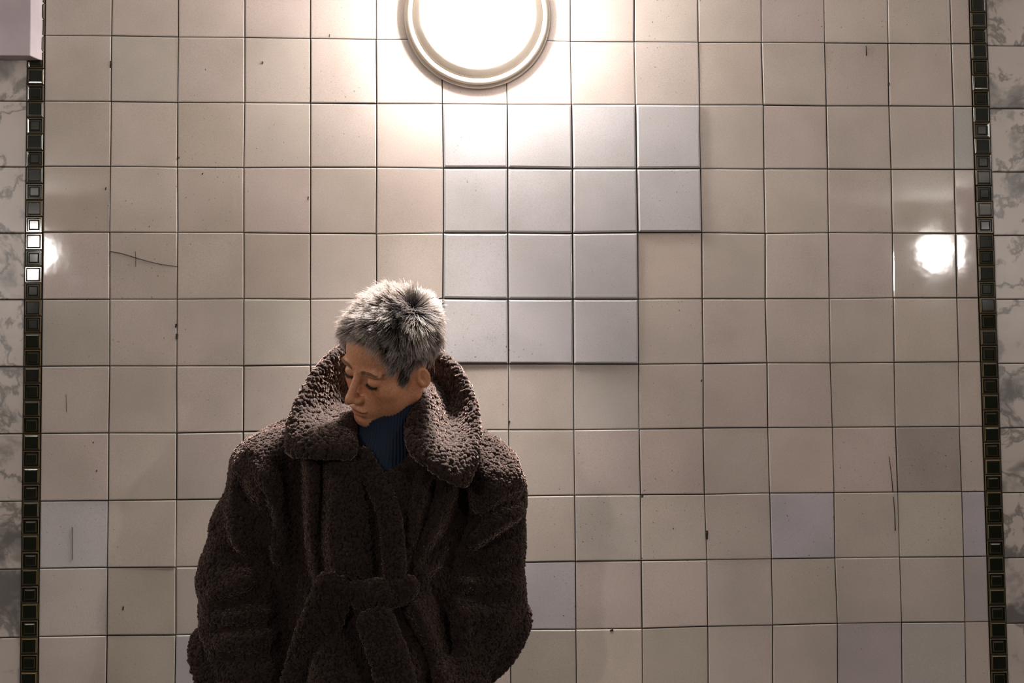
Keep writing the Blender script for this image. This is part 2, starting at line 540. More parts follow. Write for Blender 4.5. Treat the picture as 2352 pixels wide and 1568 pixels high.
def lamp(loc, flip, glow, label, added_glow=0, size=1.0):
    t = empty('wall_lamp', loc)
    t.scale = (size, size, size)
    if flip: t.rotation_euler.z = math.pi
    tag(t, label, 'lamp')
    obj('ring', lathe('ring', [(0.150, 0.0), (0.168, 0.0), (0.1695, 0.006), (0.167, 0.011), (0.161, 0.012), (0.160, 0.014), (0.163, 0.017), (0.1625, 0.022), (0.158, 0.026), (0.152, 0.026), (0.149, 0.022)]), M_RING, t)
    obj('bezel', lathe('bezel', [(0.150, 0.020), (0.149, 0.025), (0.146, 0.029), (0.135, 0.043), (0.1290, 0.049), (0.1255, 0.050), (0.1235, 0.047)]), M_RING, t)
    dome = [(0.1245 * math.cos(a), 0.046 + 0.070 * math.sin(a)) for a in np.linspace(0, math.pi / 2, 16)]
    obj('diffuser', lathe('diffuser', dome), glow, t)
    if added_glow:
        ld = bpy.data.lights.new('added_glow', 'POINT')  # unseen point light added off the dome to strengthen its glow on the wall
        ld.energy = added_glow; ld.color = LAMP_COLOR; ld.shadow_soft_size = 0.05
        lo = bpy.data.objects.new('added_glow', ld)
        lo.location = (0.05, -0.20, -0.05)
        col.objects.link(lo); lo.parent = t
        # unseen spot added in front of the dome to brighten hair and shoulders
        ld = bpy.data.lights.new('added_spot', 'SPOT')
        ld.energy = 118.0; ld.color = LAMP_COLOR; ld.shadow_soft_size = 0.06
        ld.spot_size = math.radians(112); ld.spot_blend = 1.0
        lo = bpy.data.objects.new('added_spot', ld)
        lo.location = (0.02, -0.19, -0.07)
        lo.rotation_euler = Vector((-0.16, -0.62, -1.0)).to_track_quat('-Z', 'Y').to_euler()
        col.objects.link(lo); lo.parent = t
    return t


lamp((0.109, 0.0, 2.285), False, M_GLOW_N, 'round cream wall lamp glowing white at the top of the tiled wall', 0.9)
lamp((-2.26, WY, 2.285), True, M_GLOW_F, 'round wall lamp on the opposite wall, mirrored in the left tiles', size=0.62)
lamp((2.93, WY, 2.285), True, M_GLOW_F, 'round wall lamp on the opposite wall, mirrored in the right tiles', size=0.62)
lamp((-2.55, 0.0, 2.285), False, M_GLOW_N, 'round cream wall lamp further left along the tiled wall')
lamp((2.77, 0.0, 2.285), False, M_GLOW_N, 'round cream wall lamp further right along the tiled wall')


# =================================================================== the person
# ------------------------------------------------------------------ implicit surfaces
def smin(a, b, k):
    h = np.clip(0.5 + 0.5 * (b - a) / k, 0, 1)
    return b + (a - b) * h - k * h * (1 - h)


def smax(a, b, k):
    return -smin(-a, -b, k)


def ell(P, c, r):
    q = (P - np.asarray(c, np.float32))
    r = np.asarray(r, np.float32)
    k0 = np.sqrt(((q / r) ** 2).sum(-1))
    k1 = np.sqrt(((q / (r * r)) ** 2).sum(-1)) + 1e-9
    return k0 * (k0 - 1) / k1


def cone(P, a, b, r1, r2):
    a = np.asarray(a, np.float32); b = np.asarray(b, np.float32)
    ba = b - a
    t = np.clip(((P - a) @ ba) / float(ba @ ba), 0, 1)
    d = P - a - t[..., None] * ba
    return np.sqrt((d * d).sum(-1)) - (r1 + (r2 - r1) * t)


def chain(P, pts, k=0.02):
    d = None
    for (a, r1), (b, r2) in zip(pts[:-1], pts[1:]):
        e = cone(P, a, b, r1, r2)
        d = e if d is None else smin(d, e, k)
    return d


def grid(xs, ys, zs):
    G = np.meshgrid(xs, ys, zs, indexing='ij')
    return np.stack(G, -1).astype(np.float32)


def surface_nets(F, xs, ys, zs):
    """quad surface of F = 0 (inside negative) on a rectilinear grid"""
    nx, ny, nz = F.shape
    S = F < 0
    C = [S[i:nx - 1 + i, j:ny - 1 + j, k:nz - 1 + k] for i in (0, 1) for j in (0, 1) for k in (0, 1)]
    cnt = sum(c.astype(np.int8) for c in C)
    act = (cnt > 0) & (cnt < 8)
    I, J, K = np.nonzero(act)
    idx = np.full(act.shape, -1, np.int32)
    idx[I, J, K] = np.arange(len(I))
    off = [(i, j, k) for i in (0, 1) for j in (0, 1) for k in (0, 1)]
    val = np.stack([F[I + i, J + j, K + k] for i, j, k in off], 1)
    pos = np.stack([np.stack([xs[I + i], ys[J + j], zs[K + k]], 1) for i, j, k in off], 1)
    acc = np.zeros((len(I), 3)); n = np.zeros(len(I))
    for a in range(8):
        for b in range(a + 1, 8):
            if sum(abs(off[a][q] - off[b][q]) for q in range(3)) != 1: continue
            cr = (val[:, a] < 0) != (val[:, b] < 0)
            t = np.where(cr, val[:, a] / np.where(cr, val[:, a] - val[:, b], 1), 0)
            p = pos[:, a] + (pos[:, b] - pos[:, a]) * t[:, None]
            acc += np.where(cr[:, None], p, 0); n += cr
    V = acc / n[:, None]
    Q = []
    for ax in range(3):
        sl0 = [slice(None)] * 3; sl1 = [slice(None)] * 3
        sl0[ax] = slice(0, -1); sl1[ax] = slice(1, None)
        A, B = S[tuple(sl0)], S[tuple(sl1)]
        E = np.argwhere(A != B)
        o1, o2 = [(1, 2), (2, 0), (0, 1)][ax]
        E = E[(E[:, o1] > 0) & (E[:, o2] > 0) & (E[:, o1] < F.shape[o1] - 1) & (E[:, o2] < F.shape[o2] - 1)]
        sgn = A[tuple(E.T)]
        def cell(d1, d2):
            e = E.copy(); e[:, o1] -= d1; e[:, o2] -= d2
            return idx[tuple(e.T)]
        q = np.stack([cell(1, 1), cell(0, 1), cell(0, 0), cell(1, 0)], 1)
        q[~sgn] = q[~sgn][:, ::-1]
        Q.append(q)
    Q = np.concatenate(Q)
    return V.astype(np.float32), Q[(Q >= 0).all(1)]


def relax(V, Q, it=2, w=0.5):
    e = np.concatenate([Q[:, [0, 1]], Q[:, [1, 2]], Q[:, [2, 3]], Q[:, [3, 0]]])
    for _ in range(it):
        s = np.zeros_like(V, dtype=np.float64); n = np.zeros(len(V))
        for a, b in ((0, 1), (1, 0)):
            for ax in range(3):
                s[:, ax] += np.bincount(e[:, a], V[e[:, b], ax], len(V))
            n += np.bincount(e[:, a], minlength=len(V))
        V = V + w * (s / np.maximum(n, 1)[:, None] - V)
    return V


_lat = np.random.default_rng(3).uniform(-1, 1, (32, 32, 32)).astype(np.float32)
def vnoise(P, s):
    q = P * np.float32(s) if np.isscalar(s) else P * np.asarray(s, np.float32)
    i = np.floor(q).astype(np.int32); f = q - i
    f = f * f * (3 - 2 * f)
    r = 0
    for a in (0, 1):
        for b in (0, 1):
            for c in (0, 1):
                w = (f[..., 0] if a else 1 - f[..., 0]) * (f[..., 1] if b else 1 - f[..., 1]) * (f[..., 2] if c else 1 - f[..., 2])
                r = r + w * _lat[(i[..., 0] + a) & 31, (i[..., 1] + b) & 31, (i[..., 2] + c) & 31]
    return r


# ------------------------------------------------------------------ body: head frame
def rotm(yaw, pitch, roll):
    a, b, c = (math.radians(v) for v in (yaw, pitch, roll))
    Rz = np.array([[math.cos(a), -math.sin(a), 0], [math.sin(a), math.cos(a), 0], [0, 0, 1]])
    Rx = np.array([[1, 0, 0], [0, math.cos(b), -math.sin(b)], [0, math.sin(b), math.cos(b)]])
    Ry = np.array([[math.cos(c), 0, math.sin(c)], [0, 1, 0], [-math.sin(c), 0, math.cos(c)]])
    return Rz @ Rx @ Ry


HR = rotm(-51.0, 25.5, 25.0)
HC = np.array([-0.0805, -0.455, 1.473])
NECK0 = at(885, 1075, -0.385)
NECK1 = HC + HR @ np.array([0.0, 0.030, -0.055])


def to_head(P):
    return (P - HC.astype(np.float32)) @ HR.astype(np.float32)


def from_head(L):
    return np.asarray(L) @ HR.T + HC


def sdf_head(L):
    """head in its own frame: face looks along -y, +x is the ear towards the camera"""
    X = np.abs(L[..., 0]); A = L.copy(); A[..., 0] = X      # mirrored halves
    d = ell(L, (0, 0.014, 0.036), (0.0735, 0.093, 0.082))
    d = smin(d, ell(L, (0, -0.036, 0.040), (0.060, 0.048, 0.056)), 0.02)
    d = smin(d, ell(L, (0, -0.026, -0.030), (0.058, 0.055, 0.068)), 0.03)
    d = smin(d, cone(A, (0.050, 0.004, -0.052), (0.012, -0.070, -0.096), 0.018, 0.016), 0.026)
    d = smin(d, cone(A, (0.052, 0.010, -0.010), (0.050, 0.004, -0.055), 0.019, 0.016), 0.02)
    d = smin(d, ell(L, (0, -0.081, -0.100), (0.017, 0.011, 0.012)), 0.014)
    d = smin(d, ell(A, (0.043, -0.052, -0.024), (0.022, 0.021, 0.017)), 0.022)
    d = smin(d, ell(A, (0.037, -0.042, -0.056), (0.023, 0.026, 0.030)), 0.025)
    d = smin(d, ell(A, (0.026, -0.076, 0.020), (0.027, 0.011, 0.008)), 0.012)
    d = smin(d, ell(L, (0, -0.077, -0.066), (0.027, 0.017, 0.024)), 0.018)          # muzzle
    d = smax(d, -ell(A, (0.032, -0.096, 0.001), (0.017, 0.014, 0.0105)), 0.012)      # sockets
    d = smin(d, ell(A, (0.031, -0.0725, -0.001), (0.0150, 0.0125, 0.0108)), 0.004)   # lids over the eyes
    # lid opening: narrow slit, looking down
    slit = ell(A, (0.031, -0.0855, -0.0060 - 0.0), (0.0125, 0.0035, 0.0011))
    d = smax(d, -slit, 0.0015)
    d = smax(d, -ell(A, (0.031, -0.0830, 0.0105), (0.0155, 0.0030, 0.0011)), 0.003)  # crease above the lid
    # nose
    n = cone(L, (0, -0.083, 0.012), (0, -0.108, -0.030), 0.0064, 0.0086)
    n = smin(n, ell(L, (0, -0.1105, -0.0365), (0.0094, 0.0098, 0.0086)), 0.006)
    n = smin(n, ell(A, (0.0112, -0.097, -0.0405), (0.0068, 0.0115, 0.0070)), 0.005)
    n = smin(n, cone(L, (0, -0.103, -0.045), (0, -0.090, -0.051), 0.0045, 0.005), 0.004)
    n = smax(n, -ell(A, (0.0060, -0.104, -0.0485), (0.0036, 0.0055, 0.0042)), 0.002)
    d = smin(d, n, 0.008)
    # lips
    d = smin(d, ell(A, (0.006, -0.0925, -0.0655), (0.0165, 0.0068, 0.0048)), 0.004)
    d = smin(d, ell(L, (0, -0.0915, -0.0765), (0.0175, 0.0072, 0.0058)), 0.004)
    ym = -0.1005 + 14.0 * X * X
    m = np.sqrt((L[..., 1] - ym) ** 2 + (L[..., 2] + 0.0712 + 3.0 * X * X) ** 2) - 0.0014
    m = np.maximum(m, X - 0.0235)
    d = smax(d, -m, 0.002)
    d = smax(d, -ell(L, (0, -0.0925, -0.0865), (0.014, 0.0035, 0.0032)), 0.006)      # hollow under the lip
    d = smax(d, -cone(L, (0, -0.0985, -0.0535), (0, -0.0995, -0.0605), 0.0018, 0.0022), 0.004)
    # ears
    e = A - np.array([0.0735, 0.012, -0.014], np.float32)
    ce, se = math.cos(0.30), math.sin(0.30)
    ex = e[..., 0] * math.cos(0.22) - e[..., 1] * math.sin(0.22)
    ey = e[..., 0] * math.sin(0.22) + e[..., 1] * math.cos(0.22)
    e2 = np.stack([ex, ey * ce + e[..., 2] * se, -ey * se + e[..., 2] * ce], -1)
    e2 = e2 / 0.84
    ear = ell(e2, (0.004, 0.002, 0.0), (0.0085, 0.0175, 0.0310))
    ear = smax(ear, -ell(e2, (0.0125, 0.001, 0.004), (0.0085, 0.0105, 0.0195)), 0.004)
    ear = smin(ear, ell(e2, (0.006, -0.010, -0.006), (0.004, 0.004, 0.007)), 0.004)
    ear = smin(ear, cone(e2, (0.007, 0.006, 0.010), (0.007, 0.004, -0.010), 0.0028, 0.0028), 0.004)
    d = smin(d, ear * 0.84, 0.005)
    return d


def px_r(n):
    return n / 1130.0


SH_L = (at(745, 985, -0.33), at(610, 1088, -0.33))
SH_R = (at(1020, 985, -0.33), at(1135, 1138, -0.33))
ARM_L = [(SH_L[1], 70), (at(572, 1200, -0.335), 72), (at(552, 1330, -0.325), 85), (at(564, 1430, -0.33), 92), (at(588, 1530, -0.35), 92), (at(612, 1640, -0.385), 78)]
ARM_R = [(SH_R[1], 70), (at(1128, 1250, -0.335), 72), (at(1115, 1370, -0.325), 87), (at(1098, 1445, -0.335), 84), (at(1066, 1515, -0.355), 66), (at(1036, 1590, -0.385), 52)]
CX = at(868, 1250, -0.36)[0]


def sdf_body(P):
    L = to_head(P)
    d = sdf_head(L)
    d = smin(d, cone(P, NECK0, NECK1, 0.054, 0.045), 0.02)
    # torso, arms and legs, all but the neck under the clothes
    t = ell(P, (CX, -0.36, 1.15), (0.15, 0.085, 0.20))
    t = smin(t, ell(P, (CX, -0.36, 0.95), (0.15, 0.10, 0.16)), 0.06)
    t = smin(t, cone(P, NECK0 - [0, 0, 0.05], SH_L[1] - [0, 0, 0.02], 0.035, 0.035), 0.03)
    t = smin(t, cone(P, NECK0 - [0, 0, 0.05], SH_R[1] - [0, 0, 0.02], 0.035, 0.035), 0.03)
    for arm in (ARM_L, ARM_R):
        t = smin(t, chain(P, [(p, r) for (p, _), r in zip(arm, (0.045, 0.042, 0.038, 0.035, 0.030, 0.03))]), 0.03)
    for s in (-1, 1):
        x = CX + s * 0.085
        t = smin(t, chain(P, [((x, -0.36, 0.86), 0.085), ((x + s * 0.01, -0.365, 0.48), 0.058), ((x + s * 0.015, -0.345, 0.30), 0.052), ((x + s * 0.02, -0.34, 0.09), 0.038), ((x + s * 0.03, -0.43, 0.045), 0.035)]), 0.03)
    return smin(d, t, 0.02)


def axis(lo, hi, f0, f1, fine, coarse):
    """coordinates that are fine between f0 and f1"""
    a = np.arange(f0 - coarse, lo - coarse, -coarse)[::-1]
    return np.concatenate([a, np.arange(f0, f1, fine), np.arange(f1, hi + coarse, coarse)])


bx = axis(-0.52, 0.26, HC[0] - 0.118, HC[0] + 0.118, 0.0021, 0.014)
by = axis(-0.58, -0.20, HC[1] - 0.125, HC[1] + 0.125, 0.0021, 0.014)
bz = axis(-0.02, 1.62, HC[2] - 0.145, HC[2] + 0.135, 0.0021, 0.014)
FB = np.empty((len(bx), len(by), len(bz)), np.float32)
for i0 in range(0, len(bx), 24):
    FB[i0:i0 + 24] = sdf_body(grid(bx[i0:i0 + 24], by, bz))
BV, BQ = surface_nets(FB, bx, by, bz)
BV = relax(BV, BQ, 2, 0.4)
del FB
BL = (BV - HC) @ HR


def hairline(L):
    """how far inside the hair-covered scalp (positive) a point of the head lies"""
    y = L[:, 1]
    zl = np.interp(y, [-0.10, -0.078, -0.062, -0.050, -0.040, -0.034, -0.016, -0.008, 0.004, 0.020, 0.034, 0.05, 0.075, 0.11],
                   [0.094, 0.087, 0.080, 0.060, 0.030, -0.004, -0.012, 0.012, 0.026, 0.028, 0.004, -0.035, -0.055, -0.06])
    return L[:, 2] - zl


hl = hairline(BL)
head_zone = np.linalg.norm(BL - np.array([0, 0.01, 0.0]), axis=1) < 0.17
ear_zone = (np.abs(BL[:, 0]) > 0.066) & (np.abs(BL[:, 1] - 0.018) < 0.03) & (BL[:, 2] < 0.026)
scalp = np.clip(hl / 0.012, 0, 1) * head_zone * ~ear_zone
lip = np.clip(1 - (((BL[:, 0] / 0.023) ** 2 + ((BL[:, 2] + 0.0712 + 3 * BL[:, 0] ** 2) / 0.0105) ** 2)), 0, 1) ** 0.6 * (BL[:, 1] < -0.078)
skin_c = np.tile(np.array([0.70, 0.33, 0.18]), (len(BV), 1))
rosy = np.exp(-(((np.abs(BL[:, 0]) - 0.042) / 0.022) ** 2 + ((BL[:, 2] + 0.03) / 0.022) ** 2)) * (BL[:, 1] < -0.02)
skin_c = skin_c * (1 - 0.06 * rosy[:, None] * np.array([0.0, 1, 1]))
skin_c = skin_c * (1 - 0.85 * lip[:, None]) + np.array([0.42, 0.14, 0.09]) * 0.85 * lip[:, None]
skin_c = skin_c * (1 - scalp[:, None]) + np.array([0.055, 0.045, 0.042]) * scalp[:, None]


def mat_skin():
    k = NT('skin')
    a = k.n('ShaderNodeAttribute', attribute_name='tint')
    geo = k.n('ShaderNodeNewGeometry')
    nz = k.n('ShaderNodeTexNoise', Scale=260.0, Detail=3.0)
    k.l(geo.outputs['Position'], nz.inputs['Vector'])
    k.l(k.mix(a.outputs['Color'], (0.82, 0.78, 0.76), k.ramp(nz.outputs[0], [(0.4, 0.0), (0.65, 1.0)]), 'MULTIPLY'), k.b.inputs['Base Color'])
    k.b.inputs['Roughness'].default_value = 0.48
    k.b.inputs['Subsurface Weight'].default_value = 0.12
    k.b.inputs['Subsurface Radius'].default_value = (0.01, 0.004, 0.002)
    k.b.inputs['Subsurface Scale'].default_value = 0.4
    k.bump(nz.outputs[0], 0.15, 0.0006)
    return k.m


person = empty('person', (CX, -0.36, 0.0))
tag(person, 'person in a dark brown teddy coat with short bleached hair, looking down', 'person')
PO = np.array([CX, -0.36, 0.0])


def part(name, V, F, mat, parent, smooth=True, label=None):
    me = mesh_np(name, np.asarray(V) - PO, F, smooth)
    o = obj(name, me, mat, parent)
    if label: o['label'] = label
    return o


body = part('body', BV, BQ, mat_skin(), person)
ca = body.data.attributes.new('tint', 'FLOAT_COLOR', 'POINT')
ca.data.foreach_set('color', np.concatenate([skin_c, np.ones((len(BV), 1))], 1).astype(np.float32).ravel())


# ------------------------------------------------------------------ scattering on surfaces
def tris_of(V, Q):
    return np.concatenate([Q[:, [0, 1, 2]], Q[:, [0, 2, 3]]]) if Q.shape[1] == 4 else Q


def scatter(V, T, n, g, weight=None):
    a, b, c = V[T[:, 0]], V[T[:, 1]], V[T[:, 2]]
    N = np.cross(b - a, c - a)
    A = np.linalg.norm(N, axis=1) + 1e-12
    w = A if weight is None else A * weight
    i = g.choice(len(T), n, p=w / w.sum())
    u, v = g.random(n), g.random(n)
    s = u + v > 1
    u[s], v[s] = 1 - u[s], 1 - v[s]
    P = a[i] + (b[i] - a[i]) * u[:, None] + (c[i] - a[i]) * v[:, None]
    return P, N[i] / A[i][:, None], i


def tubes(C, R, sides=3):
    """C (n, s, 3) centre lines, R (n, s) radii -> verts, quads; open ends"""
    n, s, _ = C.shape
    T = np.gradient(C, axis=1)
    T /= np.linalg.norm(T, axis=2, keepdims=True) + 1e-9
    up = np.where(np.abs(T[..., 2:3]) > 0.9, np.array([1.0, 0, 0]), np.array([0, 0, 1.0]))
    U = np.cross(T, up); U /= np.linalg.norm(U, axis=2, keepdims=True) + 1e-9
    W = np.cross(T, U)
    ang = np.arange(sides) * 2 * math.pi / sides
    V = C[:, :, None] + R[:, :, None, None] * (U[:, :, None] * np.cos(ang)[None, None, :, None] + W[:, :, None] * np.sin(ang)[None, None, :, None])
    V = V.reshape(-1, 3)
    base = (np.arange(n) * s * sides)[:, None, None]
    k = (np.arange(s - 1) * sides)[None, :, None]
    j = np.arange(sides)[None, None, :]
    j2 = (j + 1) % sides
    F = np.stack([base + k + j, base + k + j2, base + k + sides + j2, base + k + sides + j], -1).reshape(-1, 4)
    return V, F


# ------------------------------------------------------------------ hair
BT = tris_of(BV, BQ)
gH = np.random.default_rng(21)
tri_sc = scalp[BT].min(1) > 0.25
NH = 19000
HP, HN, _ = scatter(BV, BT[tri_sc], NH, gH)
HLc = (HP - HC) @ HR
HNl = HN @ HR
CROWN = np.array([0.030, 0.040, 0.112])
fl = HLc - CROWN
fl = fl - (fl * HNl).sum(1, keepdims=True) * HNl
dist = np.linalg.norm(fl, axis=1, keepdims=True)
fl = fl / (dist + 1e-6)
# tufts: neighbours lean the same way
cell = vnoise(HLc.astype(np.float32), 70.0)
cell2 = vnoise(HLc.astype(np.float32) + 5.0, 70.0)
cell3 = vnoise(HLc.astype(np.float32) + 9.0, 45.0)
side = np.cross(HNl, fl)
topness = np.clip((HLc[:, 2] - 0.045) / 0.055, 0, 1)
lift = 0.15 + 0.95 * topness + 0.35 * cell3
length = 0.020 + 0.017 * topness + 0.009 * gH.random(NH) + 0.007 * cell
length *= np.clip(0.55 + hairline(HLc) / 0.03, 0.55, 1.0)
wild = gH.random(NH) < 0.07
length = np.where(wild, length * 1.22, length)
dirn = fl * (1.0 - 0.45 * topness)[:, None] + HNl * lift[:, None] + side * (0.75 * cell2 + 0.22 * gH.normal(0, 1, NH))[:, None] + gH.normal(0, 1.0, (NH, 3)) * np.where(wild, 0.28, 0.10)[:, None]
dirn /= np.linalg.norm(dirn, axis=1, keepdims=True)
S = 5
tt = np.linspace(0, 1, S)
droop = (fl * 0.5 - HNl * 0.38 * (0.4 + 0.6 * topness)[:, None])
C = HLc[:, None] + (dirn[:, None] * tt[None, :, None] + droop[:, None] * (tt ** 2)[None, :, None] * 0.55) * length[:, None, None]
NCL = 620
ci = gH.choice(NH, NCL, replace=False)
near = np.empty(NH, np.int64)
for i0 in range(0, NH, 2000):
    near[i0:i0 + 2000] = ((HLc[i0:i0 + 2000, None] - HLc[ci][None]) ** 2).sum(-1).argmin(1)
lead = C[ci][near]
pull = (0.62 * tt ** 1.3)[None, :, None] * gH.uniform(0.35, 1.0, (NH, 1, 1)) * np.where(wild, 0.2, 1.0)[:, None, None]
C = C + (lead - C) * pull
C[:, 1:] += gH.normal(0, 0.0006, (NH, S - 1, 3)) * tt[None, 1:, None]
C = C @ HR.T + HC
Rr = 0.00052 * (1 - 0.72 * tt)[None, :] * np.ones((NH, 1))
V, F = tubes(C, Rr)
hair = part('hair', V, F, None, person)
hair['label'] = 'short bleached blond hair with dark violet roots'
tipv = np.clip(np.repeat(np.tile(tt, (NH, 1)), 3).astype(np.float32) + np.repeat(np.repeat(0.25 * cell + gH.normal(0, 0.12, NH), S), 3).astype(np.float32), 0, 1)
pa, pb = np.array([0.030, 0.040, 0.116]), np.array([0.042, -0.045, 0.100])
tp = np.clip(((HLc - pa) @ (pb - pa)) / ((pb - pa) @ (pb - pa)), 0, 1)
dyed = np.exp(-(np.linalg.norm(HLc - pa - tp[:, None] * (pb - pa), axis=1) / 0.011) ** 2)
tipv *= 1 - 0.55 * np.repeat(np.repeat(dyed, S), 3)
tipv[np.repeat(np.tile(tt, (NH, 1)), 3) == 0] = 0
ha = hair.data.attributes.new('tip', 'FLOAT', 'POINT')
ha.data.foreach_set('value', tipv.astype(np.float32))


def mat_hair():
    k = NT('bleached_hair')
    a = k.n('ShaderNodeAttribute', attribute_name='tip')
    c = k.ramp(a.outputs['Fac'], [(0.05, (0.026, 0.018, 0.032)), (0.34, (0.082, 0.066, 0.064)), (0.68, (0.34, 0.285, 0.245)), (1.0, (0.84, 0.74, 0.69))])
    k.l(c, k.b.inputs['Base Color'])
    k.b.inputs['Roughness'].default_value = 0.5
    k.b.inputs['Specular IOR Level'].default_value = 0.3
    tr = k.n('ShaderNodeBsdfTranslucent')
    k.l(c, tr.inputs[0])
    ms = k.n('ShaderNodeMixShader')
    ms.inputs[0].default_value = 0.3
    k.l(k.b.outputs[0], ms.inputs[1]); k.l(tr.outputs[0], ms.inputs[2])
    k.l(ms.outputs[0], k.t.nodes['Material Output'].inputs[0])
    return k.m


hair.data.materials.append(mat_hair())
M_BROW = plain('dark_brown_hair', (0.035, 0.024, 0.018), 0.6)
M_PALEBROW = plain('pale_brow_hair', (0.34, 0.18, 0.105), 0.6)


def on_head(L, out=0.0):
    """push head-frame points along the ray from the head's middle onto the skin"""
    L = np.asarray(L, np.float32)
    o = np.array([0, 0.0, 0.0], np.float32)
    r = L.copy(); r[:, 1] = -0.2
    lo = np.full(len(L), -0.13, np.float32); hi = np.full(len(L), 0.0, np.float32)
    for _ in range(26):
        m = (lo + hi) / 2
        q = L.copy(); q[:, 1] = m
        ins = sdf_head(q) < 0
        hi = np.where(ins, m, hi); lo = np.where(ins, lo, m)
    q = L.copy(); q[:, 1] = hi - out
    return q


gB = np.random.default_rng(5)
for s in (1, -1):
    n = 240
    u = gB.random(n)
    x = s * (0.012 + 0.036 * u); z = 0.0195 + 0.007 * np.sin(u * 2.2) - 0.004 * u + gB.normal(0, 0.0013, n) * (1.3 - 0.8 * u)
    a = on_head(np.stack([x, 0 * x, z], 1), 0.0002)
    b = a + np.stack([s * (0.0045 + 0.003 * u), -0.0006 + 0 * u, 0.0042 * (1 - 1.4 * u)], 1)
    b = on_head(b, 0.0010)
    Cb = np.stack([a, (a + b) / 2 + np.array([0, -0.0006, 0]), b], 1)
    V, F = tubes(from_head(Cb), np.tile(np.array([0.00033, 0.00026, 0.00008]), (n, 1)))
    part('eyebrow', V, F, M_PALEBROW, person)
    n = 60
    u = np.linspace(0, 1, n)
    x = s * (0.0195 + 0.024 * u); z = -0.0050 - 0.0022 * np.sin(u * math.pi) + 0 * u
    a = on_head(np.stack([x, 0 * x, z], 1), 0.0)
    d_ = np.stack([s * 0.004 * (u - 0.3), np.full(n, -0.0050), np.full(n, -0.0042)], 1) * (0.7 + 0.6 * gB.random(n))[:, None]
    Cl = np.stack([a, a + d_ * 0.55, a + d_ + np.array([0, -0.0006, 0.0012])], 1)
    V, F = tubes(from_head(Cl), np.tile(np.array([0.00042, 0.0003, 0.0001]), (n, 1)))
    part('eyelashes', V, F, M_BROW, person)


# ------------------------------------------------------------------ teddy coat
def mat_teddy(name, c, lining=False):
    k = NT(name)
    geo = k.n('ShaderNodeNewGeometry')
    nz = k.n('ShaderNodeTexNoise', Scale=60.0, Detail=4.0)
    k.l(geo.outputs['Position'], nz.inputs['Vector'])
    k.l(k.mix(c, [v * 0.62 for v in c], k.ramp(nz.outputs[0], [(0.35, 0.0), (0.65, 1.0)])), k.b.inputs['Base Color'])
    k.b.inputs['Roughness'].default_value = 0.85
    k.b.inputs['Specular IOR Level'].default_value = 0.15
    k.b.inputs['Sheen Weight'].default_value = 0.75
    k.b.inputs['Sheen Tint'].default_value = (1.0, 0.70, 0.60, 1)
    k.b.inputs['Sheen Roughness'].default_value = 0.35
    n2 = k.n('ShaderNodeTexNoise', Scale=700.0, Detail=2.0)
    k.l(geo.outputs['Position'], n2.inputs['Vector'])
    k.bump(n2.outputs[0], 0.6, 0.0008)
    return k.m


TEDDY = (0.034, 0.021, 0.017)
M_TEDDY = mat_teddy('teddy_pile', TEDDY)
M_TEDDY_BASE = mat_teddy('teddy_ground', (0.022, 0.014, 0.012))


def zp(y):
    return at(868, y, -0.45)[2]


LEV = [(zp(940), 0.09, 0.075, -0.36), (zp(975), 0.15, 0.100, -0.36), (zp(1010), 0.205, 0.120, -0.36), (zp(1060), 0.235, 0.140, -0.36), (zp(1150), 0.228, 0.155, -0.36),
       (zp(1250), 0.208, 0.155, -0.36), (zp(1345), 0.188, 0.146, -0.36), (zp(1450), 0.200, 0.166, -0.36), (zp(1568), 0.203, 0.182, -0.36), (0.62, 0.225, 0.200, -0.36), (0.40, 0.25, 0.215, -0.36)][::-1]
LZ = np.array([v[0] for v in LEV])


def ridge(P, pts, w, amp, front=True, y0=-0.40):
    """fold: raised (amp > 0) or sunk strip along a line over the front of the coat"""
    Q = [at(x, y, -0.48) for x, y in pts]
    px, pz = P[..., 0], P[..., 2]
    best = None
    for a, b in zip(Q[:-1], Q[1:]):
        dx, dz = b[0] - a[0], b[2] - a[2]
        t = np.clip(((px - a[0]) * dx + (pz - a[2]) * dz) / (dx * dx + dz * dz), 0, 1)
        d2 = (px - a[0] - t * dx) ** 2 + (pz - a[2] - t * dz) ** 2
        best = d2 if best is None else np.minimum(best, d2)
    g = amp * np.exp(-best / (w * w))
    if front:
        g = g * np.clip((y0 - P[..., 1]) / 0.05 + 0.5, 0, 1)
    return g


def band(P, pts, half, amp):
    Q = [at(x, y, -0.50) for x, y in pts]
    px, pz = P[..., 0], P[..., 2]
    best = None
    for a, b in zip(Q[:-1], Q[1:]):
        dx, dz = b[0] - a[0], b[2] - a[2]
        t = np.clip(((px - a[0]) * dx + (pz - a[2]) * dz) / (dx * dx + dz * dz), 0, 1)
        d = np.sqrt((px - a[0] - t * dx) ** 2 + (pz - a[2] - t * dz) ** 2)
        best = d if best is None else np.minimum(best, d)
    s = np.clip((half - best) / 0.007 + 0.5, 0, 1)
    return amp * s * s * (3 - 2 * s) * np.clip((-0.42 - P[..., 1]) / 0.04 + 0.5, 0, 1)


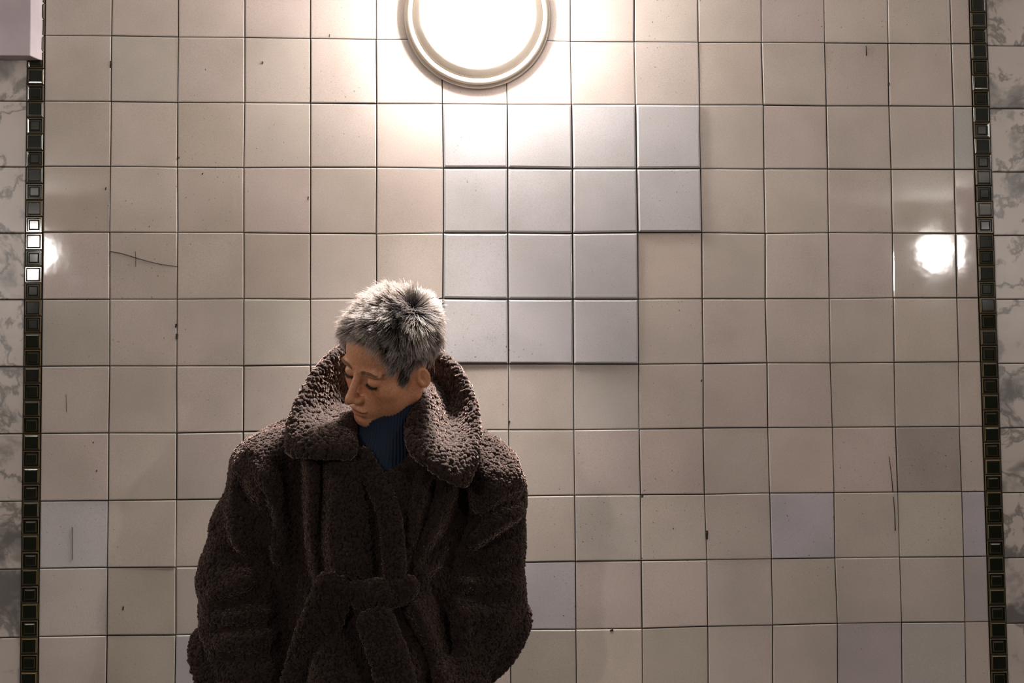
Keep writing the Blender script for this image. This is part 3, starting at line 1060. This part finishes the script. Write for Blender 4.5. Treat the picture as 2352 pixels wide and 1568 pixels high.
FOLDS = [  # line of the fold, half width, height
    # creases between sleeves and body
    ([(655, 1090), (664, 1160), (672, 1232), (662, 1330), (655, 1400), (668, 1500), (676, 1580)], 0.022, -0.034),
    ([(1066, 1120), (1062, 1180), (1034, 1270), (1012, 1340), (1012, 1400), (1018, 1500)], 0.022, -0.034),
    ([(1058, 1055), (1072, 1120), (1068, 1165)], 0.012, -0.018),
    # left sleeve
    ([(512, 1120), (519, 1190), (532, 1240), (545, 1268)], 0.012, 0.016),
    ([(545, 1110), (560, 1180), (585, 1240)], 0.016, -0.012),
    ([(488, 1296), (530, 1290), (580, 1300)], 0.013, -0.016),
    ([(478, 1330), (520, 1338), (560, 1330), (600, 1312)], 0.015, 0.010),
    ([(474, 1378), (520, 1366), (556, 1345)], 0.014, 0.014),
    ([(490, 1400), (550, 1392), (620, 1380)], 0.013, -0.016),
    ([(480, 1430), (530, 1432), (600, 1420)], 0.014, 0.011),
    ([(485, 1458), (540, 1450), (600, 1452)], 0.010, -0.012),
    ([(490, 1490), (550, 1484), (610, 1470)], 0.014, 0.010),
    ([(500, 1530), (560, 1520), (620, 1515)], 0.011, -0.009),
    ([(600, 1090), (630, 1150), (640, 1230), (625, 1290)], 0.018, 0.012),
    ([(560, 1060), (600, 1130), (630, 1240)], 0.010, -0.007),
    # right sleeve
    ([(1195, 1150), (1140, 1170), (1090, 1205)], 0.015, -0.013),
    ([(1200, 1185), (1150, 1205), (1095, 1250)], 0.015, 0.012),
    ([(1195, 1225), (1150, 1250), (1080, 1290)], 0.013, -0.013),
    ([(1196, 1262), (1160, 1282), (1110, 1300)], 0.016, 0.010),
    ([(1198, 1325), (1150, 1320), (1070, 1325)], 0.014, -0.014),
    ([(1198, 1358), (1140, 1352), (1070, 1345)], 0.014, 0.010),
    ([(1196, 1392), (1130, 1388), (1070, 1378)], 0.011, -0.012),
    ([(1190, 1425), (1120, 1422), (1060, 1420)], 0.016, 0.008),
    # left front panel: hanging pleats
    ([(742, 1055), (742, 1150), (738, 1240), (745, 1310)], 0.010, -0.016),
    ([(716, 1055), (714, 1150), (706, 1240)], 0.012, 0.009),
    ([(688, 1060), (690, 1140), (692, 1240), (700, 1320)], 0.010, -0.014),
    ([(770, 1060), (772, 1160), (770, 1260), (785, 1320)], 0.014, 0.008),
    ([(800, 1070), (806, 1150), (806, 1240), (812, 1310)], 0.012, 0.012),
    ([(845, 1110), (862, 1190), (868, 1270), (870, 1320)], 0.016, -0.018),
    ([(700, 1350), (720, 1440), (700, 1540)], 0.016, -0.014),
    # right front panel: pleats drawn towards the belt
    ([(998, 1112), (975, 1190), (943, 1290)], 0.010, -0.014),
    ([(975, 1090), (955, 1180), (930, 1280)], 0.011, 0.010),
    ([(945, 1100), (935, 1190), (920, 1270)], 0.010, -0.011),
    ([(1030, 1130), (1000, 1210), (960, 1290)], 0.012, 0.011),
    ([(1052, 1150), (1015, 1230), (975, 1290)], 0.010, -0.014),
    ([(1045, 1210), (1020, 1260), (985, 1310)], 0.012, 0.009),
    ([(952, 1385), (996, 1475), (1022, 1570)], 0.014, 0.022),
    ([(930, 1400), (965, 1480), (985, 1570)], 0.015, -0.014),
    ([(800, 1420), (830, 1490), (860, 1570)], 0.022, -0.016),
    # waist drawn in by the belt
    ([(660, 1345), (760, 1348), (880, 1352), (1010, 1345)], 0.020, -0.004),
]


def sdf_coat(P):
    z = P[..., 2]
    a = np.interp(z, LZ, [v[1] for v in LEV]).astype(np.float32)
    b = np.interp(z, LZ, [v[2] for v in LEV]).astype(np.float32)
    q = np.sqrt(((P[..., 0] - CX) / a) ** 2 + ((P[..., 1] + 0.36) / b) ** 2)
    d = (q - 1) * np.minimum(a, b)
    d = smax(d, z - zp(945), 0.03)
    d = smax(d, 0.42 - z, 0.012)
    for s in (SH_L, SH_R):
        d = smin(d, cone(P, s[0], s[1], px_r(62), px_r(70)), 0.05)
    d = smin(d, ell(P, at(1112, 1118, -0.375), (0.080, 0.105, 0.088)), 0.03)
    d = smin(d, ell(P, at(632, 1085, -0.365), (0.085, 0.095, 0.080)), 0.03)
    for arm in (ARM_L, ARM_R):
        d = smin(d, chain(P, [(p, px_r(r)) for p, r in arm], 0.03), 0.022)
    # opening at the throat
    d = smax(d, -cone(P, at(885, 985, -0.47), at(905, 1120, -0.60), 0.070, 0.035), 0.02)
    d = smax(d, -cone(P, NECK0, NECK1, 0.070, 0.075), 0.02)
    f = 0
    for pts, w, amp in FOLDS:
        f = f + ridge(P, pts, w * 1.15, amp * 1.5)
    f = f + 0.006 * vnoise(P, (16.0, 16.0, 9.0)) + 0.003 * vnoise(P + 3, 34.0)
    return d - f


h = 0.0056
cxs = np.arange(-0.55, 0.255, h); cys = np.arange(-0.64, -0.08, h); czs = np.arange(0.40, 1.44, h)
FC = np.empty((len(cxs), len(cys), len(czs)), np.float32)
for i0 in range(0, len(cxs), 24):
    FC[i0:i0 + 24] = sdf_coat(grid(cxs[i0:i0 + 24], cys, czs))
CV, CQ = surface_nets(FC, cxs, cys, czs)
CV = relax(CV, CQ, 2, 0.4)
ins = FC < 0
first = np.argmax(ins, 1)
FRONT = np.where(ins.any(1), cys[first], -0.36)


def front_y(x, z):
    i = int(np.clip(round((x - cxs[0]) / h), 0, len(cxs) - 1)); k = int(np.clip(round((z - czs[0]) / h), 0, len(czs) - 1))
    return float(FRONT[i, k])


del FC, ins

ICO_V = []
ph = (1 + 5 ** 0.5) / 2
for s1 in (-1, 1):
    for s2 in (-1, 1):
        ICO_V += [(0, s1, s2 * ph), (s1, s2 * ph, 0), (s2 * ph, 0, s1)]
ICO_V = np.array(ICO_V, float)
ICO_V /= np.linalg.norm(ICO_V[0])
ICO_F = []
for i in range(12):
    for j in range(i + 1, 12):
        for k in range(j + 1, 12):
            e = [np.linalg.norm(ICO_V[a] - ICO_V[b]) for a, b in ((i, j), (j, k), (i, k))]
            if max(e) < 1.06:
                n_ = np.cross(ICO_V[j] - ICO_V[i], ICO_V[k] - ICO_V[i])
                ICO_F.append((i, j, k) if n_ @ ICO_V[i] > 0 else (i, k, j))
ICO_F = np.array(ICO_F)
gN = np.random.default_rng(77)


def pile(V, Q, parent, per_m2, size=0.0040, keep=None, name='pile'):
    """the curls of the teddy fabric: little stretched knots all over a surface"""
    T = tris_of(V, Q)
    a, b, c = V[T[:, 0]], V[T[:, 1]], V[T[:, 2]]
    area = np.linalg.norm(np.cross(b - a, c - a), axis=1) / 2
    if keep is not None:
        T = T[keep(V[T].mean(1))]
        a, b, c = V[T[:, 0]], V[T[:, 1]], V[T[:, 2]]
        area = np.linalg.norm(np.cross(b - a, c - a), axis=1) / 2
    n = int(area.sum() * per_m2)
    P, N, _ = scatter(V, T, n, gN)
    t = np.cross(N, gN.normal(0, 1, (n, 3))); t /= np.linalg.norm(t, axis=1, keepdims=True)
    w = np.cross(N, t)
    t2 = t + N * gN.normal(0.15, 0.35, (n, 1)); t2 /= np.linalg.norm(t2, axis=1, keepdims=True)
    n2 = np.cross(t2, w)
    sz = size * gN.uniform(0.75, 1.3, (n, 1, 1))
    K = ICO_V[None] * sz
    W = P[:, None] + N[:, None] * (sz * gN.uniform(0.1, 0.7, (n, 1, 1))) + K[..., 0:1] * t2[:, None] * 1.45 + K[..., 1:2] * w[:, None] * 0.85 + K[..., 2:3] * n2[:, None] * 0.85
    F = ICO_F[None] + (np.arange(n) * 12)[:, None, None]
    o = part(name, W.reshape(-1, 3), F.reshape(-1, 3), M_TEDDY, parent)
    tag(o, kind='stuff')
    # fibres share the lie of the cloth: shading leans towards the cloth's own direction
    vn = np.repeat(N, 12, 0) * 0.5 + ((ICO_V[None, :, 0:1] * t2[:, None] + ICO_V[None, :, 1:2] * w[:, None] + ICO_V[None, :, 2:3] * n2[:, None]).reshape(-1, 3))
    vn /= np.linalg.norm(vn, axis=1, keepdims=True) + 1e-9
    at_ = o.data.attributes.new('custom_normal', 'FLOAT_VECTOR', 'POINT')
    at_.data.foreach_set('vector', vn.astype(np.float32).ravel())
    return n


coat = part('coat', CV, CQ, M_TEDDY_BASE, person, label='long dark brown teddy coat with a tied belt')
seen = lambda m: (m[:, 2] > 0.74) & (m[:, 1] < -0.24)
NP = pile(CV, CQ, coat, 60000, 0.0031, seen)
NP += pile(CV, CQ, coat, 11000, 0.0048, lambda m: ~seen(m), 'lower_pile')


def subsurf(V, F, thick, levels=2, offset=0.0):
    """thick, rounded sheet from a control cage"""
    me = pydata('cage', V, F)
    o = bpy.data.objects.new('cage', me)
    col.objects.link(o)
    m = o.modifiers.new('s', 'SOLIDIFY'); m.thickness = thick; m.offset = offset; m.use_even_offset = False
    m = o.modifiers.new('u', 'SUBSURF'); m.levels = levels; m.render_levels = levels
    dg = bpy.context.evaluated_depsgraph_get()
    e = o.evaluated_get(dg).to_mesh()
    nv = len(e.vertices)
    Vo = np.empty(nv * 3, np.float32); e.vertices.foreach_get('co', Vo)
    Q = np.empty(len(e.loops), np.int32); e.loops.foreach_get('vertex_index', Q)
    Q = Q.reshape(-1, 4)
    o.evaluated_get(dg).to_mesh_clear()
    bpy.data.objects.remove(o); bpy.data.meshes.remove(me)
    return Vo.reshape(-1, 3), Q


# collar: columns run from the viewer's left point round the nape to the right point; rows from the throat to the rim
COL = [
    [(824, 1050, -.515), (776, 1052, -.540), (722, 1050, -.535), (674, 1048, -.505)],
    [(814, 1008, -.480), (768, 1003, -.495), (718, 1000, -.515), (672, 1000, -.495)],
    [(802, 985, -.370), (778, 965, -.350), (736, 952, -.390), (684, 948, -.470)],
    [(806, 965, -.310), (796, 925, -.275), (764, 902, -.320), (710, 892, -.435)],
    [(820, 950, -.275), (810, 885, -.235), (788, 852, -.285), (745, 842, -.405)],
    [(845, 940, -.250), (834, 862, -.215), (812, 814, -.250), (786, 800, -.360)],
    [(890, 935, -.260), (895, 852, -.225), (900, 785, -.215), (902, 755, -.250)],
    [(935, 940, -.290), (962, 875, -.255), (982, 832, -.260), (1008, 814, -.340)],
    [(944, 925, -.395), (980, 888, -.430), (1018, 890, -.260), (1052, 856, -.385)],
    [(940, 965, -.450), (978, 935, -.490), (1030, 958, -.305), (1081, 926, -.425)],
    [(934, 1000, -.485), (974, 988, -.520), (1034, 1008, -.400), (1089, 985, -.465)],
    [(936, 1018, -.510), (984, 1036, -.545), (1042, 1046, -.535), (1087, 1036, -.510)],
    [(938, 1036, -.520), (982, 1072, -.560), (1024, 1102, -.565), (1060, 1118, -.550)],
]
# the rim rolls over to the outside
for c_ in COL:
    (x2, y2, d2), (x3, y3, d3) = c_[2], c_[3]
    n_ = math.hypot(x3 - x2, y3 - y2)
    c_.append((x3 + (x3 - x2) / n_ * 8, y3 + (y3 - y2) / n_ * 8, d3 + 0.030))
V = [at(*p) for c_ in COL for p in c_]
F = [(i * 5 + j, i * 5 + j + 1, i * 5 + j + 6, i * 5 + j + 5) for i in range(len(COL) - 1) for j in range(4)]
KV, KQ = subsurf(V, F, 0.020, 3)
collar = part('collar', KV, KQ, M_TEDDY_BASE, coat)


NP += pile(KV, KQ, coat, 44000, 0.0041, name='collar_pile')


# belt: a band round the waist, a knot and two hanging ends
def ribbon(pts, half, thick, lift, taper=1.0, n=None):
    """strip that lies on the front of the coat along photo-plane points"""
    Pts = []
    for x, y in pts:
        p = at(x, y, -0.5)
        for _ in range(3):
            fy = front_y(p[0], p[2]); p = at(x, y, fy - lift)
        Pts.append(p)
    Pts = np.array(Pts)
    T = np.gradient(Pts, axis=0); T /= np.linalg.norm(T, axis=1, keepdims=True)
    sd = np.cross(T, np.array([0, -1.0, 0])); sd /= np.linalg.norm(sd, axis=1, keepdims=True)
    V, F = [], []
    for i, p in enumerate(Pts):
        hw = half * (1 + (taper - 1) * i / (len(Pts) - 1))
        for s in (-1, 0, 1):
            V.append(p + sd[i] * hw * s + np.array([0, -0.006 if s == 0 else 0.0, 0]))
    for i in range(len(Pts) - 1):
        for s in (0, 1):
            F.append((3 * i + s, 3 * i + s + 1, 3 * i + 4 + s, 3 * i + 3 + s))
    return subsurf(V, F, thick, 3)


belt_V, belt_Q = [], []
zb = at(868, 1352, -0.5)[2]
ring_V, ring_F = [], []
NB = 48
for k in range(NB):
    a_ = 2 * math.pi * k / NB
    for s in (-1, 1):
        ring_V.append((CX + 0.156 * math.cos(a_), -0.36 + 0.112 * math.sin(a_), zb + s * 0.030))
for k in range(NB):
    k2 = (k + 1) % NB
    ring_F.append((2 * k, 2 * k2, 2 * k2 + 1, 2 * k + 1))
pieces = [subsurf(ring_V, ring_F, 0.016, 2),
          ribbon([(778, 1318), (752, 1390), (726, 1460), (706, 1530), (688, 1600), (668, 1680)], 0.037, 0.020, 0.022, 1.25),
          ribbon([(852, 1398), (872, 1450), (896, 1515), (915, 1580), (928, 1680)], 0.034, 0.020, 0.024, 1.15),
          ribbon([(800, 1356), (835, 1364), (880, 1368), (920, 1364), (942, 1356)], 0.021, 0.022, 0.020)]
kx = at(882, 1366, -0.535)
g3 = (np.arange(-0.075, 0.076, 0.005), np.arange(-0.06, 0.061, 0.005), np.arange(-0.06, 0.061, 0.005))
G = grid(*g3)
fk = smin(ell(G, (0, 0, 0), (0.042, 0.024, 0.027)), cone(G, (-0.045, 0.012, -0.006), (0.045, 0.008, 0.012), 0.020, 0.018), 0.015)
fk = fk - 0.004 * vnoise(G, 40.0)
kv, kq = surface_nets(fk, *g3)
kn_y = front_y(kx[0], kx[2])
pieces.append((kv + np.array([kx[0], kn_y - 0.022, kx[2]]), kq))
o_ = 0
for v, q in pieces:
    belt_V.append(v); belt_Q.append(q + o_); o_ += len(v)
belt_V, belt_Q = np.concatenate(belt_V), np.concatenate(belt_Q)
belt = part('belt', belt_V, belt_Q, M_TEDDY_BASE, coat)
NP += pile(belt_V, belt_Q, coat, 42000, 0.0030, name='belt_pile')


v, q = ribbon([(822, 1034), (840, 1066), (866, 1112), (892, 1160), (902, 1225), (906, 1290), (908, 1345)], 0.0195, 0.020, 0.012)
part('front_edge', v, q, M_TEDDY_BASE, coat)
NP += pile(v, q, coat, 44000, 0.0032, name='front_edge_pile')


# turned-back cuffs
def cuff(c, axis_, r0, width):
    c = np.asarray(c, float); ax = np.asarray(axis_, float); ax /= np.linalg.norm(ax)
    u = np.cross(ax, [0, 1, 0]); u /= np.linalg.norm(u); v = np.cross(ax, u)
    V, F = [], []
    n = 20
    for k in range(n):
        a_ = 2 * math.pi * k / n
        d = u * math.cos(a_) + v * math.sin(a_) * 0.8
        for s, rr in ((-0.5, r0 * 0.98), (0.0, r0 * 1.03), (0.5, r0 * 1.10)):
            V.append(c + ax * s * width + d * rr)
    for k in range(n):
        k2 = (k + 1) % n
        for s in (0, 1):
            F.append((3 * k + s, 3 * k2 + s, 3 * k2 + s + 1, 3 * k + s + 1))
    return subsurf(V, F, 0.026, 2)


for c_, ax_, r_ in ((at(552, 1545, -0.31), (-0.50, 0.35, -0.40), 0.105), (at(1128, 1470, -0.315), (0.62, 0.35, -0.48), 0.084)):
    v, q = cuff(c_, ax_, r_, 0.05)
    part('cuff', v, q, M_TEDDY_BASE, coat)
    NP += pile(v, q, coat, 40000, 0.0034, name='cuff_pile')


# ------------------------------------------------------------------ ribbed turtleneck
def rib_neck():
    n, rows = 240, 18
    c0, c1 = at(882, 1085, -0.405), at(897, 905, -0.42)
    top_n = HR @ np.array([0, -0.10, 1.0]); top_n /= np.linalg.norm(top_n)
    V, F = [], []
    ax = (c1 - c0) / np.linalg.norm(c1 - c0)
    u = np.cross(ax, [0, -1, 0]); u /= np.linalg.norm(u); w = np.cross(ax, u)
    for side in (0, 1):
        for i in range(rows):
            t = i / (rows - 1)
            c = c0 + (c1 - c0) * t
            r = 0.070 - 0.014 * t + 0.004 * math.sin(t * 7) - side * 0.004
            for k in range(n):
                a_ = 2 * math.pi * k / n
                rr = r + (0.0014 * math.cos(a_ * 60) if not side else 0)
                d = u * math.cos(a_) + w * math.sin(a_)
                p = c + d * rr
                # the upper hem follows the jaw
                p = p + ax * (t ** 2) * (0.045 * (d @ np.array([0.9, 0.5, 0])) - 0.010)
                V.append(p)
    m = rows * n
    for side in (0, 1):
        for i in range(rows - 1):
            for k in range(n):
                k2 = (k + 1) % n
                q = (side * m + i * n + k, side * m + i * n + k2, side * m + (i + 1) * n + k2, side * m + (i + 1) * n + k)
                F.append(q if not side else q[::-1])
    for k in range(n):
        k2 = (k + 1) % n
        F.append(((rows - 1) * n + k, (rows - 1) * n + k2, m + (rows - 1) * n + k2, m + (rows - 1) * n + k))
    return np.array(V), np.array(F)


V, F = rib_neck()
part('turtleneck', V, F, plain('navy_rib_knit', (0.007, 0.019, 0.046), 0.8), person, label='ribbed navy blue turtleneck collar')

# ------------------------------------------------------------------ trousers and boots below the coat
tx = np.arange(-0.32, 0.12, 0.011); ty = np.arange(-0.56, -0.18, 0.011); tz = np.arange(0.06, 0.95, 0.011)
G = grid(tx, ty, tz)
f = ell(G, (CX, -0.36, 0.86), (0.165, 0.115, 0.12))
for s in (-1, 1):
    x = CX + s * 0.085
    f = smin(f, chain(G, [((x, -0.36, 0.86), 0.095), ((x + s * 0.01, -0.362, 0.48), 0.076), ((x + s * 0.02, -0.345, 0.12), 0.066)]), 0.03)
f = smax(f, 0.10 - G[..., 2], 0.006) - 0.004 * vnoise(G, 14.0)
v, q = surface_nets(f, tx, ty, tz)
part('trousers', v, q, plain('black_denim', (0.012, 0.012, 0.014), 0.8), person)
for s in (-1, 1):
    x = CX + s * 0.105
    sx = np.arange(x - 0.10, x + 0.10, 0.006); sy = np.arange(-0.58, -0.24, 0.006); sz = np.arange(-0.006, 0.24, 0.006)
    G = grid(sx, sy, sz)
    f = chain(G, [((x, -0.345, 0.20), 0.052), ((x, -0.345, 0.07), 0.050)])
    f = smin(f, chain(G, [((x, -0.335, 0.045), 0.046), ((x + s * 0.012, -0.45, 0.050), 0.047), ((x + s * 0.016, -0.50, 0.038), 0.040)]), 0.03)
    f = smin(f, np.maximum(chain(G, [((x, -0.33, 0.012), 0.050), ((x + s * 0.014, -0.50, 0.012), 0.050)]), G[..., 2] - 0.022), 0.004)
    f = np.maximum(np.maximum(f, -G[..., 2]), G[..., 2] - 0.21)
    v, q = surface_nets(f, sx, sy, sz)
    part('boot', v, q, plain('black_leather', (0.012, 0.011, 0.010), 0.4), person)
print('PILE', NP)
